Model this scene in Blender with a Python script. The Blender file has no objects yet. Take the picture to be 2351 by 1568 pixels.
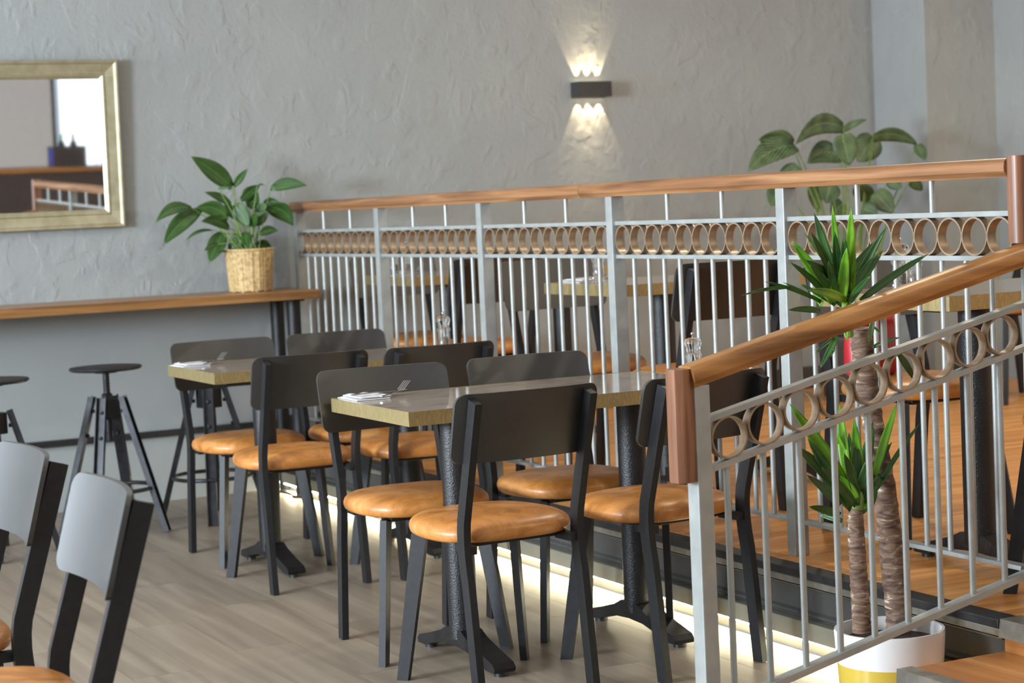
import bpy, bmesh, math, random
from mathutils import Vector, Matrix
random.seed(7)
scene = bpy.context.scene
C = scene.collection
PI = math.pi

# ------------------------------------------------------------------ camera
FPX, W, H = 4571.0, 2351.0, 1568.0
YAW, PITCH, ROLL, CH = math.radians(26.44), math.radians(3.907), math.radians(2.623), 1.3374
_f = Vector((math.sin(YAW)*math.cos(PITCH), math.cos(YAW)*math.cos(PITCH), -math.sin(PITCH)))
_r = Vector((math.cos(YAW), -math.sin(YAW), 0)); _d = _f.cross(_r)
_c, _s = math.cos(ROLL), math.sin(ROLL)
RR = _c*_r + _s*_d; DD = _c*_d - _s*_r
CAM = Vector((0, 0, CH))
cam = bpy.data.cameras.new('camera'); cam.sensor_width = 36.0; cam.lens = 36.0*FPX/W
cam.clip_start = 0.05; cam.clip_end = 200
cam.dof.use_dof = True; cam.dof.focus_distance = 5.3; cam.dof.aperture_fstop = 5.0
co = bpy.data.objects.new('camera', cam); C.objects.link(co)
co.matrix_world = Matrix(((RR.x, -DD.x, -_f.x, CAM.x), (RR.y, -DD.y, -_f.y, CAM.y), (RR.z, -DD.z, -_f.z, CAM.z), (0, 0, 0, 1)))
scene.camera = co

def ray(u, v): return RR*((u-W/2)/FPX) + DD*((v-H/2)/FPX) + _f
def at(u, v, Y): d = ray(u, v); return CAM + d*(Y/d.y)
def atx(u, v, X): d = ray(u, v); return CAM + d*(X/d.x)
def atz(u, v, z): d = ray(u, v); return CAM + d*((z-CH)/d.z)

# ------------------------------------------------------------------ exposure, world, large lights
scene.view_settings.view_transform = 'Standard'
scene.view_settings.look = 'None'
scene.view_settings.exposure = -0.6
scene.view_settings.gamma = 1.0
scene.view_settings.use_curve_mapping = False
world = bpy.data.worlds.new('world'); scene.world = world; world.use_nodes = True
bg = world.node_tree.nodes['Background']
bg.inputs[0].default_value = (0.75, 0.86, 1.0, 1); bg.inputs[1].default_value = 0.9

def area(name, loc, target, sx, sy, power, col, spread=PI):
    l = bpy.data.lights.new(name, 'AREA'); l.shape = 'RECTANGLE'; l.size = sx; l.size_y = sy
    l.energy = power; l.color = col; l.spread = spread
    o = bpy.data.objects.new(name, l); C.objects.link(o); o.location = loc
    o.rotation_euler = (Vector(target)-Vector(loc)).to_track_quat('-Z', 'Z').to_euler()
    return o
WL, WF, WRX, WB, CEIL = -4.2, -5.0, 10.0, 9.25, 3.3
# daylight from the left and front walls; added sources are marked
area('daylight_side_window', (WL+.08, 4.4, 1.75), (0, 4.4, 1.75), 1.0, 1.5, 1050, (0.78, 0.89, 1.0))
area('added_far_side_window', (WL+.08, 7.3, 1.75), (0, 7.3, 1.75), 1.3, 1.6, 360, (0.78, 0.89, 1.0))  # window added for sheen on the chair backs and raking wall relief
area('daylight_second_window', (WL+.08, 0.6, 1.75), (0, 0.6, 1.75), 1.6, 1.7, 40, (0.80, 0.90, 1.0))
area('fill_front_glazing', (1.03, WF+.08, 1.7), (1.03, 0, 1.7), 4.3, 2.1, 32, (0.90, 0.95, 1.0))  # unseen glazing, added as soft frontal fill
area('daylight_front_side_glazing', (6.57, WF+.08, 1.7), (6.57, 0, 1.7), 1.5, 2.1, 18, (0.90, 0.95, 1.0))

# ------------------------------------------------------------------ materials
def new_mat(name):
    m = bpy.data.materials.new(name); m.use_nodes = True
    nt = m.node_tree; b = nt.nodes['Principled BSDF']
    return m, nt, b
def N(nt, t, **kw):
    n = nt.nodes.new(t)
    for k, v in kw.items():
        if hasattr(n, k): setattr(n, k, v)
        else: n.inputs[k.replace('_', ' ')].default_value = v
    return n
def L(nt, a, b): nt.links.new(a, b)
def S(c): # sRGB 0-255 -> linear
    return tuple([(x/255/12.92 if x/255 <= .04045 else ((x/255+.055)/1.055)**2.4) for x in c]) + (1,)
def ramp(nt, stops):
    r = nt.nodes.new('ShaderNodeValToRGB'); e = r.color_ramp.elements
    while len(e) < len(stops): e.new(.5)
    for i, (p, c) in enumerate(stops): e[i].position = p; e[i].color = c
    return r
def coords(nt, scale=(1, 1, 1), rnd=False, kind='Object'):
    t = nt.nodes.new('ShaderNodeTexCoord'); mp = nt.nodes.new('ShaderNodeMapping'); mp.inputs['Scale'].default_value = scale
    L(nt, t.outputs[kind], mp.inputs[0])
    if rnd:
        oi = nt.nodes.new('ShaderNodeObjectInfo'); mu = N(nt, 'ShaderNodeMath', operation='MULTIPLY'); mu.inputs[1].default_value = 37.0
        L(nt, oi.outputs['Random'], mu.inputs[0]); L(nt, mu.outputs[0], mp.inputs['Location'])
    return mp.outputs[0]
def simple(name, c1, c2=None, rough=.5, metal=0., scale=40, bump=0., bscale=None, coat=0., spec=None, bdist=.002):
    m, nt, b = new_mat(name); b.inputs['Roughness'].default_value = rough; b.inputs['Metallic'].default_value = metal
    if coat: b.inputs['Coat Weight'].default_value = coat; b.inputs['Coat Roughness'].default_value = .4
    if spec is not None: b.inputs['Specular IOR Level'].default_value = spec
    v = coords(nt); n = N(nt, 'ShaderNodeTexNoise'); n.inputs['Scale'].default_value = scale; n.inputs['Detail'].default_value = 4; L(nt, v, n.inputs[0])
    r = ramp(nt, [(.35, S(c1)), (.65, S(c2 or c1))]); L(nt, n.outputs[0], r.inputs[0]); L(nt, r.outputs[0], b.inputs['Base Color'])
    if bump:
        n2 = N(nt, 'ShaderNodeTexNoise'); n2.inputs['Scale'].default_value = bscale or scale; n2.inputs['Detail'].default_value = 3; L(nt, v, n2.inputs[0])
        bp = N(nt, 'ShaderNodeBump'); bp.inputs['Strength'].default_value = bump; bp.inputs['Distance'].default_value = bdist
        L(nt, n2.outputs[0], bp.inputs['Height']); L(nt, bp.outputs[0], b.inputs['Normal'])
    return m
def wood(name, ca, cb, cc, axis, rough=.4, coat=0., sc=1.0, piece=.0):
    m, nt, b = new_mat(name); b.inputs['Roughness'].default_value = rough
    if coat: b.inputs['Coat Weight'].default_value = coat; b.inputs['Coat Roughness'].default_value = .25
    s = [28*sc]*3; s[axis] = 1.6*sc
    v = coords(nt, tuple(s), rnd=True); n = N(nt, 'ShaderNodeTexNoise'); n.inputs['Scale'].default_value = 1.0; n.inputs['Detail'].default_value = 5; n.inputs['Distortion'].default_value = .6; L(nt, v, n.inputs[0])
    r = ramp(nt, [(.3, S(ca)), (.52, S(cb)), (.72, S(cc))]); L(nt, n.outputs[0], r.inputs[0])
    col = r.outputs[0]
    if piece:
        oi = nt.nodes.new('ShaderNodeObjectInfo'); mr = N(nt, 'ShaderNodeMapRange'); mr.inputs[3].default_value = 1-piece; mr.inputs[4].default_value = 1+piece
        L(nt, oi.outputs['Random'], mr.inputs[0])
        hs = N(nt, 'ShaderNodeHueSaturation'); L(nt, mr.outputs[0], hs.inputs['Value']); L(nt, col, hs.inputs['Color']); col = hs.outputs[0]
    L(nt, col, b.inputs['Base Color'])
    bp = N(nt, 'ShaderNodeBump'); bp.inputs['Strength'].default_value = .12; bp.inputs['Distance'].default_value = .001
    L(nt, n.outputs[0], bp.inputs['Height']); L(nt, bp.outputs[0], b.inputs['Normal'])
    return m
def plaster():
    m, nt, b = new_mat('trowelled_plaster'); b.inputs['Roughness'].default_value = .62
    t = nt.nodes.new('ShaderNodeTexCoord'); P = t.outputs['Object']
    sp = nt.nodes.new('ShaderNodeSeparateXYZ'); L(nt, P, sp.inputs[0])
    n0 = N(nt, 'ShaderNodeTexNoise'); n0.inputs['Scale'].default_value = 2.0; L(nt, P, n0.inputs[0])
    r0 = ramp(nt, [(.3, S((150, 154, 154))), (.7, S((156, 160, 159)))]); L(nt, n0.outputs[0], r0.inputs[0]); L(nt, r0.outputs[0], b.inputs['Base Color'])
    def M(op, a, bb=None, **k):
        x = N(nt, 'ShaderNodeMath', operation=op)
        for i, q in enumerate((a, bb)):
            if q is None: continue
            if isinstance(q, (int, float)): x.inputs[i].default_value = q
            else: L(nt, q, x.inputs[i])
        return x.outputs[0]
    hs = []
    for sc, off, wd, rot in ((2.9, 3.1, .014, .5), (5.2, 11.7, .02, -.6), (8.5, 5.0, .03, 1.1)):
        mp = nt.nodes.new('ShaderNodeMapping'); mp.inputs['Location'].default_value = (off, off, off); mp.inputs['Rotation'].default_value = (0, rot, 0); mp.inputs['Scale'].default_value = (1.0, 1, .62); L(nt, P, mp.inputs[0])
        n = N(nt, 'ShaderNodeTexNoise'); n.inputs['Scale'].default_value = sc; n.inputs['Detail'].default_value = 3.5; n.inputs['Distortion'].default_value = 1.0; L(nt, mp.outputs[0], n.inputs[0])
        a = M('ABSOLUTE', M('SUBTRACT', n.outputs[0], .5))
        rid = N(nt, 'ShaderNodeMapRange'); rid.interpolation_type = 'SMOOTHSTEP'; L(nt, a, rid.inputs[0]); rid.inputs[1].default_value = wd; rid.inputs[2].default_value = 0; rid.inputs[3].default_value = 0; rid.inputs[4].default_value = 1
        k = N(nt, 'ShaderNodeTexNoise'); k.inputs['Scale'].default_value = sc*1.3; k.inputs['Detail'].default_value = 1; mk = nt.nodes.new('ShaderNodeMapping'); mk.inputs['Location'].default_value = (off*2, 1, off); L(nt, P, mk.inputs[0]); L(nt, mk.outputs[0], k.inputs[0])
        km = N(nt, 'ShaderNodeMapRange'); L(nt, k.outputs[0], km.inputs[0]); km.inputs[1].default_value = .50; km.inputs[2].default_value = .66
        hs.append(M('MULTIPLY', M('MULTIPLY', rid.outputs[0], km.outputs[0]), .35))
        # one-sided plates between trowel edges
        st = N(nt, 'ShaderNodeMapRange'); st.interpolation_type = 'SMOOTHSTEP'; L(nt, n.outputs[0], st.inputs[0]); st.inputs[1].default_value = .49; st.inputs[2].default_value = .53
        hs.append(M('MULTIPLY', M('MULTIPLY', st.outputs[0], km.outputs[0]), .5))
    fine = N(nt, 'ShaderNodeTexNoise'); fine.inputs['Scale'].default_value = 45; fine.inputs['Detail'].default_value = 6; L(nt, P, fine.inputs[0])
    tot = M('MULTIPLY', fine.outputs[0], .5)
    for h in hs: tot = M('ADD', tot, h)
    # smooth painted dado below the bar shelf
    zz = N(nt, 'ShaderNodeMapRange'); L(nt, sp.outputs['Z'], zz.inputs[0]); zz.inputs[1].default_value = .90; zz.inputs[2].default_value = .99; zz.inputs[3].default_value = .08; zz.inputs[4].default_value = 1
    tot = M('MULTIPLY', tot, zz.outputs[0])
    bp = N(nt, 'ShaderNodeBump'); bp.inputs['Strength'].default_value = .6; bp.inputs['Distance'].default_value = .006
    L(nt, tot, bp.inputs['Height']); L(nt, bp.outputs[0], b.inputs['Normal'])
    return m
def laminate():
    m, nt, b = new_mat('speckled_oak_laminate'); b.inputs['Roughness'].default_value = .09; b.inputs['Specular IOR Level'].default_value = .65
    v = coords(nt, (3, 26, 26)); n = N(nt, 'ShaderNodeTexNoise'); n.inputs['Scale'].default_value = 3; n.inputs['Detail'].default_value = 6; L(nt, v, n.inputs[0])
    r = ramp(nt, [(.32, S((112, 100, 92))), (.42, S((160, 146, 134))), (.7, S((182, 170, 158)))]); L(nt, n.outputs[0], r.inputs[0]); L(nt, r.outputs[0], b.inputs['Base Color'])
    return m
def brass():
    m, nt, b = new_mat('brushed_brass'); b.inputs['Metallic'].default_value = .72; b.inputs['Roughness'].default_value = .4
    v = coords(nt, (30, 30, 9)); n = N(nt, 'ShaderNodeTexNoise'); n.inputs['Scale'].default_value = 3; n.inputs['Detail'].default_value = 5; n.inputs['Distortion'].default_value = 1.5; L(nt, v, n.inputs[0])
    r = ramp(nt, [(.3, S((172, 152, 104))), (.6, S((188, 168, 120))), (.78, S((214, 198, 156)))]); L(nt, n.outputs[0], r.inputs[0]); L(nt, r.outputs[0], b.inputs['Base Color'])
    return m
def leather():
    m, nt, b = new_mat('tan_leather'); b.inputs['Roughness'].default_value = .36
    v = coords(nt, rnd=True); n = N(nt, 'ShaderNodeTexNoise'); n.inputs['Scale'].default_value = 9; n.inputs['Detail'].default_value = 8; n.inputs['Roughness'].default_value = .65; n.inputs['Distortion'].default_value = 1.0; L(nt, v, n.inputs[0])
    r = ramp(nt, [(.3, S((146, 92, 42))), (.5, S((190, 124, 60))), (.72, S((214, 154, 92)))]); L(nt, n.outputs[0], r.inputs[0]); L(nt, r.outputs[0], b.inputs['Base Color'])
    vo = N(nt, 'ShaderNodeTexVoronoi'); vo.inputs['Scale'].default_value = 260; L(nt, v, vo.inputs[0])
    bp = N(nt, 'ShaderNodeBump'); bp.inputs['Strength'].default_value = .12; bp.inputs['Distance'].default_value = .001; L(nt, vo.outputs[0], bp.inputs['Height']); L(nt, bp.outputs[0], b.inputs['Normal'])
    return m
def leafmat(name, ca, cb, vein=None, rough=.38, veins=0):
    m, nt, b = new_mat(name); b.inputs['Roughness'].default_value = rough
    uv = nt.nodes.new('ShaderNodeUVMap'); sp = nt.nodes.new('ShaderNodeSeparateXYZ'); L(nt, uv.outputs[0], sp.inputs[0])
    # across the blade: u 0..1, along: v 0..1
    ab = N(nt, 'ShaderNodeMath', operation='SUBTRACT'); L(nt, sp.outputs['X'], ab.inputs[0]); ab.inputs[1].default_value = .5
    a2 = N(nt, 'ShaderNodeMath', operation='ABSOLUTE'); L(nt, ab.outputs[0], a2.inputs[0])
    cmb = N(nt, 'ShaderNodeMath', operation='MULTIPLY_ADD'); L(nt, a2.outputs[0], cmb.inputs[0]); cmb.inputs[1].default_value = -.9 if veins else -.2; L(nt, sp.outputs['Y'], cmb.inputs[2])
    wv = N(nt, 'ShaderNodeMath', operation='MULTIPLY'); L(nt, cmb.outputs[0], wv.inputs[0]); wv.inputs[1].default_value = 2*PI*(veins or 1)
    sn = N(nt, 'ShaderNodeMath', operation='SINE'); L(nt, wv.outputs[0], sn.inputs[0])
    oi = nt.nodes.new('ShaderNodeTexCoord'); nz = N(nt, 'ShaderNodeTexNoise'); nz.inputs['Scale'].default_value = 14; L(nt, oi.outputs['Object'], nz.inputs[0])
    mx = N(nt, 'ShaderNodeMath', operation='MULTIPLY_ADD'); L(nt, sn.outputs[0], mx.inputs[0]); mx.inputs[1].default_value = .28 if veins else .06; L(nt, nz.outputs[0], mx.inputs[2])
    r = ramp(nt, [(.25, S(ca)), (.75, S(cb))]); L(nt, mx.outputs[0], r.inputs[0])
    mid = N(nt, 'ShaderNodeMapRange'); L(nt, a2.outputs[0], mid.inputs[0]); mid.inputs[1].default_value = .0; mid.inputs[2].default_value = .05; mid.inputs[3].default_value = .7; mid.inputs[4].default_value = 0
    mc = N(nt, 'ShaderNodeMixRGB'); L(nt, mid.outputs[0], mc.inputs[0]); L(nt, r.outputs[0], mc.inputs[1]); mc.inputs[2].default_value = S(vein or cb)
    L(nt, mc.outputs[0], b.inputs['Base Color'])
    b.inputs['Subsurface Weight'].default_value = 0
    bp = N(nt, 'ShaderNodeBump'); bp.inputs['Strength'].default_value = .25; bp.inputs['Distance'].default_value = .003; L(nt, sn.outputs[0], bp.inputs['Height']); L(nt, bp.outputs[0], b.inputs['Normal'])
    return m
def bark():
    m, nt, b = new_mat('yucca_bark'); b.inputs['Roughness'].default_value = .85
    v = coords(nt, (10, 10, 34)); n = N(nt, 'ShaderNodeTexNoise'); n.inputs['Scale'].default_value = 2.2; n.inputs['Detail'].default_value = 5; n.inputs['Distortion'].default_value = .8; L(nt, v, n.inputs[0])
    r = ramp(nt, [(.3, S((66, 48, 38))), (.5, S((112, 88, 72))), (.62, S((140, 116, 98))), (.70, S((206, 192, 176)))]); L(nt, n.outputs[0], r.inputs[0]); L(nt, r.outputs[0], b.inputs['Base Color'])
    bp = N(nt, 'ShaderNodeBump'); bp.inputs['Strength'].default_value = .8; bp.inputs['Distance'].default_value = .006; L(nt, n.outputs[0], bp.inputs['Height']); L(nt, bp.outputs[0], b.inputs['Normal'])
    return m
def potmat():
    m, nt, b = new_mat('two_tone_glaze'); b.inputs['Roughness'].default_value = .18
    t = nt.nodes.new('ShaderNodeTexCoord'); sp = nt.nodes.new('ShaderNodeSeparateXYZ'); L(nt, t.outputs['Object'], sp.inputs[0])
    n = N(nt, 'ShaderNodeTexNoise'); n.inputs['Scale'].default_value = 3; L(nt, t.outputs['Object'], n.inputs[0])
    st = N(nt, 'ShaderNodeMath', operation='GREATER_THAN'); L(nt, sp.outputs['Z'], st.inputs[0]); st.inputs[1].default_value = .128
    bd = ramp(nt, [(.3, S((196, 168, 66))), (.7, S((214, 186, 80)))]); L(nt, n.outputs[0], bd.inputs[0])
    mc = N(nt, 'ShaderNodeMixRGB'); L(nt, st.outputs[0], mc.inputs[0]); L(nt, bd.outputs[0], mc.inputs[1]); mc.inputs[2].default_value = S((228, 226, 224)); L(nt, mc.outputs[0], b.inputs['Base Color'])
    return m
def glass(name, col=(1, 1, 1, 1), rough=.02, ior=1.45):
    m, nt, b = new_mat(name); b.inputs['Base Color'].default_value = col; b.inputs['Transmission Weight'].default_value = 1; b.inputs['Roughness'].default_value = rough; b.inputs['IOR'].default_value = ior
    return m
def emit(name, col, s):
    m, nt, b = new_mat(name); b.inputs['Emission Color'].default_value = col; b.inputs['Emission Strength'].default_value = s; b.inputs['Base Color'].default_value = col
    return m

M_ = dict(
    plaster=plaster(), black=simple('black_powder_coat', (28, 28, 30), (35, 35, 37), .46, 0, 60, .25, 900, 0, .36, bdist=.0006),
    panel=simple('black_lacquered_ply', (30, 29, 29), (36, 35, 34), .42, 0, 14, .12, 700, .7, .7, bdist=.0006),
    column=simple('black_crackle_paint', (20, 20, 22), (27, 27, 29), .36, 0, 60, .8, 240, bdist=.002),
    leather=leather(), laminate=laminate(), brass=brass(),
    steel=simple('silver_paint', (158, 162, 160), (172, 175, 172), .34, .25, 18, .12, 130, bdist=.001),
    bronze=simple('bronze_paint', (138, 116, 92), (164, 142, 118), .4, .3, 40),
    railwood=wood('handrail_hardwood', (104, 66, 38), (146, 100, 62), (174, 128, 86), 1, .42, .12),
    railwood_x=wood('handrail_hardwood_sloped_lit', (116, 74, 34), (164, 112, 58), (190, 138, 82), 0, .42, .12),  # same wood as the level rail; differing light is put into the colour
    railwood_z=wood('handrail_hardwood_upright', (98, 60, 40), (138, 92, 64), (166, 120, 88), 2, .42, .12),
    barwood=wood('bar_top_oak', (112, 74, 38), (150, 106, 60), (176, 130, 80), 0, .4, .2),
    plank=wood('grey_oak_plank', (122, 109, 94), (140, 126, 110), (154, 140, 123), 1, .42, 0, .55, .045),
    parquet=wood('amber_oak_strip', (184, 118, 56), (216, 150, 80), (230, 172, 102), 0, .36, .1, .7, .08),
    treadwood=wood('amber_oak_tread', (172, 106, 52), (200, 136, 74), (214, 156, 92), 1, .35, .2, .7),
    joint=simple('floor_joint', (92, 78, 64), (100, 86, 70), .8),
    riser=simple('charcoal_riser', (64, 64, 62), (74, 74, 72), .35, 0, 8),
    plinth=simple('taupe_plinth', (112, 110, 96), (120, 117, 103), .4, 0, 8),
    trimmetal=simple('satin_trim', (150, 148, 138), (170, 166, 156), .3, .7, 30),
    blacktrim=simple('black_trim', (30, 30, 32), (40, 40, 42), .4),
    gold=simple('champagne_moulding', (172, 164, 134), (192, 184, 156), .34, .6, 20),
    white=simple('white_emulsion', (226, 226, 224), (232, 232, 230), .6), ceiling=simple('ceiling_white', (225, 224, 220), (230, 229, 226), .8),
    fabric=simple('white_napkin', (214, 214, 216), (222, 222, 225), .9, 0, 60, .3, 400), chrome=simple('polished_steel', (205, 205, 208), (215, 215, 218), .14, 1.0),
    acrylic=glass('clear_acrylic'), pepper=simple('peppercorns', (84, 66, 54), (190, 178, 166), .8, 0, 300, .6, 300),
    wicker=simple('seagrass', (170, 138, 88), (214, 184, 132), .6, 0, 60, .4, 160), soil=simple('potting_soil', (52, 36, 28), (84, 58, 42), .95, 0, 60, .9, 80, bdist=.01),
    leaf=leafmat('peace_lily_leaf', (34, 66, 28), (66, 104, 44), (98, 134, 70), .3, 12),
    calathea=leafmat('calathea_leaf', (36, 60, 38), (98, 122, 80), (120, 140, 96), .42, 9),
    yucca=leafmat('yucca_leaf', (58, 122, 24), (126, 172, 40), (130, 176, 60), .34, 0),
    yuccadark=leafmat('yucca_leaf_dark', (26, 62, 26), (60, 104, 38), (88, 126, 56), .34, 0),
    stem=simple('leaf_stalk', (104, 136, 62), (124, 152, 78), .5), bark=bark(), pot=potmat(),
    red=simple('red_gloss', (176, 22, 34), (196, 30, 42), .25, 0, 6, 0, None, .4), card=simple('cardboard', (168, 130, 88), (180, 142, 98), .8),
    lamp=simple('graphite_lamp', (52, 50, 50), (60, 58, 58), .45), darkbox=simple('dark_crate', (48, 44, 46), (70, 62, 60), .6),
    blue=simple('blue_card', (40, 40, 190), (50, 50, 210), .5), amber=glass('amber_glass', (.6, .3, .1, 1)), green=glass('green_glass', (.2, .5, .25, 1)),
    mirror=simple('mirror_silver', (236, 238, 238), (238, 240, 240), .02, 1.0), pane=glass('window_glass', ior=1.05),
    led=emit('led_strip', (1, .91, .62, 1), 125), lens=emit('lamp_lens', (1, .8, .5, 1), 30), fill_lens=emit('fill_downlight_lens', (1, .86, .68, 1), 3),
    steelgrey=simple('stool_metal', (44, 45, 48), (58, 58, 62), .35, .5, 30),
)

# ------------------------------------------------------------------ mesh helpers
class G:
    def __init__(s): s.bm = bmesh.new(); s.uv = None
    def box(s, x0, y0, z0, x1, y1, z1, bev=0, mat=None, seg=2):
        r = bmesh.ops.create_cube(s.bm, size=1); vs = r['verts']
        M = Matrix.Translation(((x0+x1)/2, (y0+y1)/2, (z0+z1)/2)) @ Matrix.Diagonal((abs(x1-x0), abs(y1-y0), abs(z1-z0), 1))
        bmesh.ops.transform(s.bm, matrix=M, verts=vs)
        if bev:
            es = list({e for v in vs for e in v.link_edges}); r = bmesh.ops.bevel(s.bm, geom=es, offset=bev, segments=seg, affect='EDGES', profile=.6)
            vs = list({v for f in r['faces'] for v in f.verts} | {v for v in vs if v.is_valid})
        if mat: bmesh.ops.transform(s.bm, matrix=mat, verts=vs)
        return s
    def loft(s, rings, caps=True, closed=True):
        bm = s.bm; R = [[bm.verts.new(p) for p in r] for r in rings]; n = len(R[0])
        for a, b in zip(R, R[1:]):
            for i in range(n if closed else n-1):
                j = (i+1) % n; bm.faces.new((a[i], a[j], b[j], b[i]))
        if caps and closed:
            bm.faces.new(R[0][::-1]); bm.faces.new(R[-1])
        return s
    def lathe(s, prof, seg=24, c=(0, 0, 0)):
        rings = [[(c[0]+r*math.cos(2*PI*i/seg), c[1]+r*math.sin(2*PI*i/seg), c[2]+z) for i in range(seg)] for r, z in prof]
        return s.loft(rings)
    def tube(s, pts, rad, seg=10, flat=None):
        pts = [Vector(p) for p in pts]; rings = []; prev = None
        for i, p in enumerate(pts):
            t = (pts[min(i+1, len(pts)-1)]-pts[max(i-1, 0)]).normalized()
            if prev is None:
                up = Vector((0, 0, 1)) if abs(t.z) < .95 else Vector((0, 1, 0)); x = t.cross(up).normalized()
            else: x = (prev - t*prev.dot(t)).normalized()
            prev = x; y = t.cross(x); r = rad[i] if isinstance(rad, (list, tuple)) else rad
            rings.append([p + (x*math.cos(2*PI*k/seg) + y*math.sin(2*PI*k/seg))*r for k in range(seg)])
        return s.loft(rings)
    def sweep(s, pts, prof, side):   # profile (a along side, b along normal) swept along path, fixed side vector
        side = Vector(side).normalized(); pts = [Vector(p) for p in pts]; rings = []
        for i, p in enumerate(pts):
            t0 = (pts[i]-pts[i-1]).normalized() if i else (pts[1]-pts[0]).normalized()
            t1 = (pts[i+1]-pts[i]).normalized() if i < len(pts)-1 else t0
            n0 = side.cross(t0).normalized(); n1 = side.cross(t1).normalized(); n = (n0+n1).normalized(); k = 1/max(.4, n.dot(n0))
            rings.append([p + side*a + n*(b*k) for a, b in prof])
        return s.loft(rings)
    def prism(s, poly, axis, a, b):   # extrude a 2D polygon along axis from a to b
        def P(q, h):
            if axis == 0: return (h, q[0], q[1])
            if axis == 1: return (q[0], h, q[1])
            return (q[0], q[1], h)
        return s.loft([[P(q, a) for q in poly], [P(q, b) for q in poly]])
    def mesh(s, name):
        bmesh.ops.recalc_face_normals(s.bm, faces=s.bm.faces)
        me = bpy.data.meshes.new(name); s.bm.to_mesh(me); s.bm.free(); return me
def obj(name, g, mat, parent=None, smooth=None, loc=None, rot=None):
    me = g.mesh(name) if isinstance(g, G) else g
    if mat is not None and not me.materials: me.materials.append(M_[mat])
    o = bpy.data.objects.new(name, me); C.objects.link(o)
    if smooth is not None and me.users == 1:
        for p in me.polygons: p.use_smooth = True
        if smooth: me.set_sharp_from_angle(angle=math.radians(smooth))
    if parent: o.parent = parent
    if loc is not None: o.location = loc
    if rot is not None: o.rotation_euler = rot
    return o
def tag(o, label, cat, group=None):
    o['label'] = label; o['category'] = cat
    if group: o['group'] = group
    return o
def thing(name, label, cat, loc=(0, 0, 0), rotz=0, group=None):
    o = bpy.data.objects.new(name, None); o.empty_display_size = .1; C.objects.link(o)
    o.location = loc; o.rotation_euler = (0, 0, rotz); return tag(o, label, cat, group)
def struct(o, label=None, cat=None):
    o['kind'] = 'structure'
    if label: o['label'] = label
    if cat: o['category'] = cat
    return o
def dup(root, loc, rotz, label, scale=None):
    r = root.copy(); C.objects.link(r); r.location = loc; r.rotation_euler = (0, 0, rotz); r['label'] = label
    if scale: r.scale = (scale,)*3
    for ch in root.children:
        c = ch.copy(); C.objects.link(c); c.parent = r
        for g in ch.children:
            d = g.copy(); C.objects.link(d); d.parent = c
    return r
def rrect(w, h, r, n=5):
    pts = []
    for cx, cy, a0 in ((w/2-r, h/2-r, 0), (-w/2+r, h/2-r, PI/2), (-w/2+r, -h/2+r, PI), (w/2-r, -h/2+r, 1.5*PI)):
        for i in range(n+1):
            a = a0 + PI/2*i/n; pts.append((cx+r*math.cos(a), cy+r*math.sin(a)))
    return pts

# ------------------------------------------------------------------ measures of the place
P_ = 0.24            # platform height
XE = 3.28            # platform edge
XR = 3.42            # railing line on the platform
YB = 3.944           # platform railing, end at the stairs
RL = 5.222           # its length
ZM, ZT, ZH0, ZH1, ZB = 1.1441, 1.2590, 1.352, 1.401, 0.3463

# ------------------------------------------------------------------ room shell
g = G().box(WL, WF, -.3, XE, WB, -.004); floor = struct(obj('floor', g, 'joint'), 'lower floor of pale grey oak planks', 'floor')
def plank_mesh(w, l, t, gap, axis):
    g = G(); g.box(-w/2+gap, -l/2+gap, -t, w/2-gap, l/2-gap, 0) if axis == 1 else g.box(-l/2+gap, -w/2+gap, -t, l/2-gap, w/2-gap, 0)
    me = g.mesh('plank'); return me
pl = {}
def planks(parent, x0, x1, y0, y1, w, ln, axis, mat, z, gap=.0007):
    if axis == 1:
        x = x0; i = 0
        while x < x1-.01:
            ww = min(w, x1-x); y = y0 - (i*.43 % 1)*ln
            while y < y1-.01:
                a, b = max(y, y0), min(y+ln, y1)
                if b-a > .03:
                    k = (round(ww, 3), round(b-a, 3), axis, mat)
                    if k not in pl: pl[k] = plank_mesh(ww, b-a, .012, gap, 1)
                    obj('plank', pl[k], mat, parent, loc=(x+ww/2, (a+b)/2, z))
                y += ln
            x += w; i += 1
    else:
        y = y0; i = 0
        while y < y1-.01:
            ww = min(w, y1-y); x = x0 - (i*.37 % 1)*ln
            while x < x1-.01:
                a, b = max(x, x0), min(x+ln, x1)
                if b-a > .03:
                    k = (round(ww, 3), round(b-a, 3), axis, mat)
                    if k not in pl: pl[k] = plank_mesh(ww, b-a, .012, gap, 0)
                    obj('plank', pl[k], mat, parent, loc=((a+b)/2, y+ww/2, z))
                x += ln
            y += w; i += 1
planks(floor, .20, XE, 3.2, WB, .19, 1.25, 1, 'plank', 0.0)
# plain boards of the rest of the lower floor, out of view
obj('plank', G().box(WL, WF, -.012, .20, WB, 0), 'plank', floor); obj('plank', G().box(.20, WF, -.012, XE, 3.2, 0), 'plank', floor)

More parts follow.
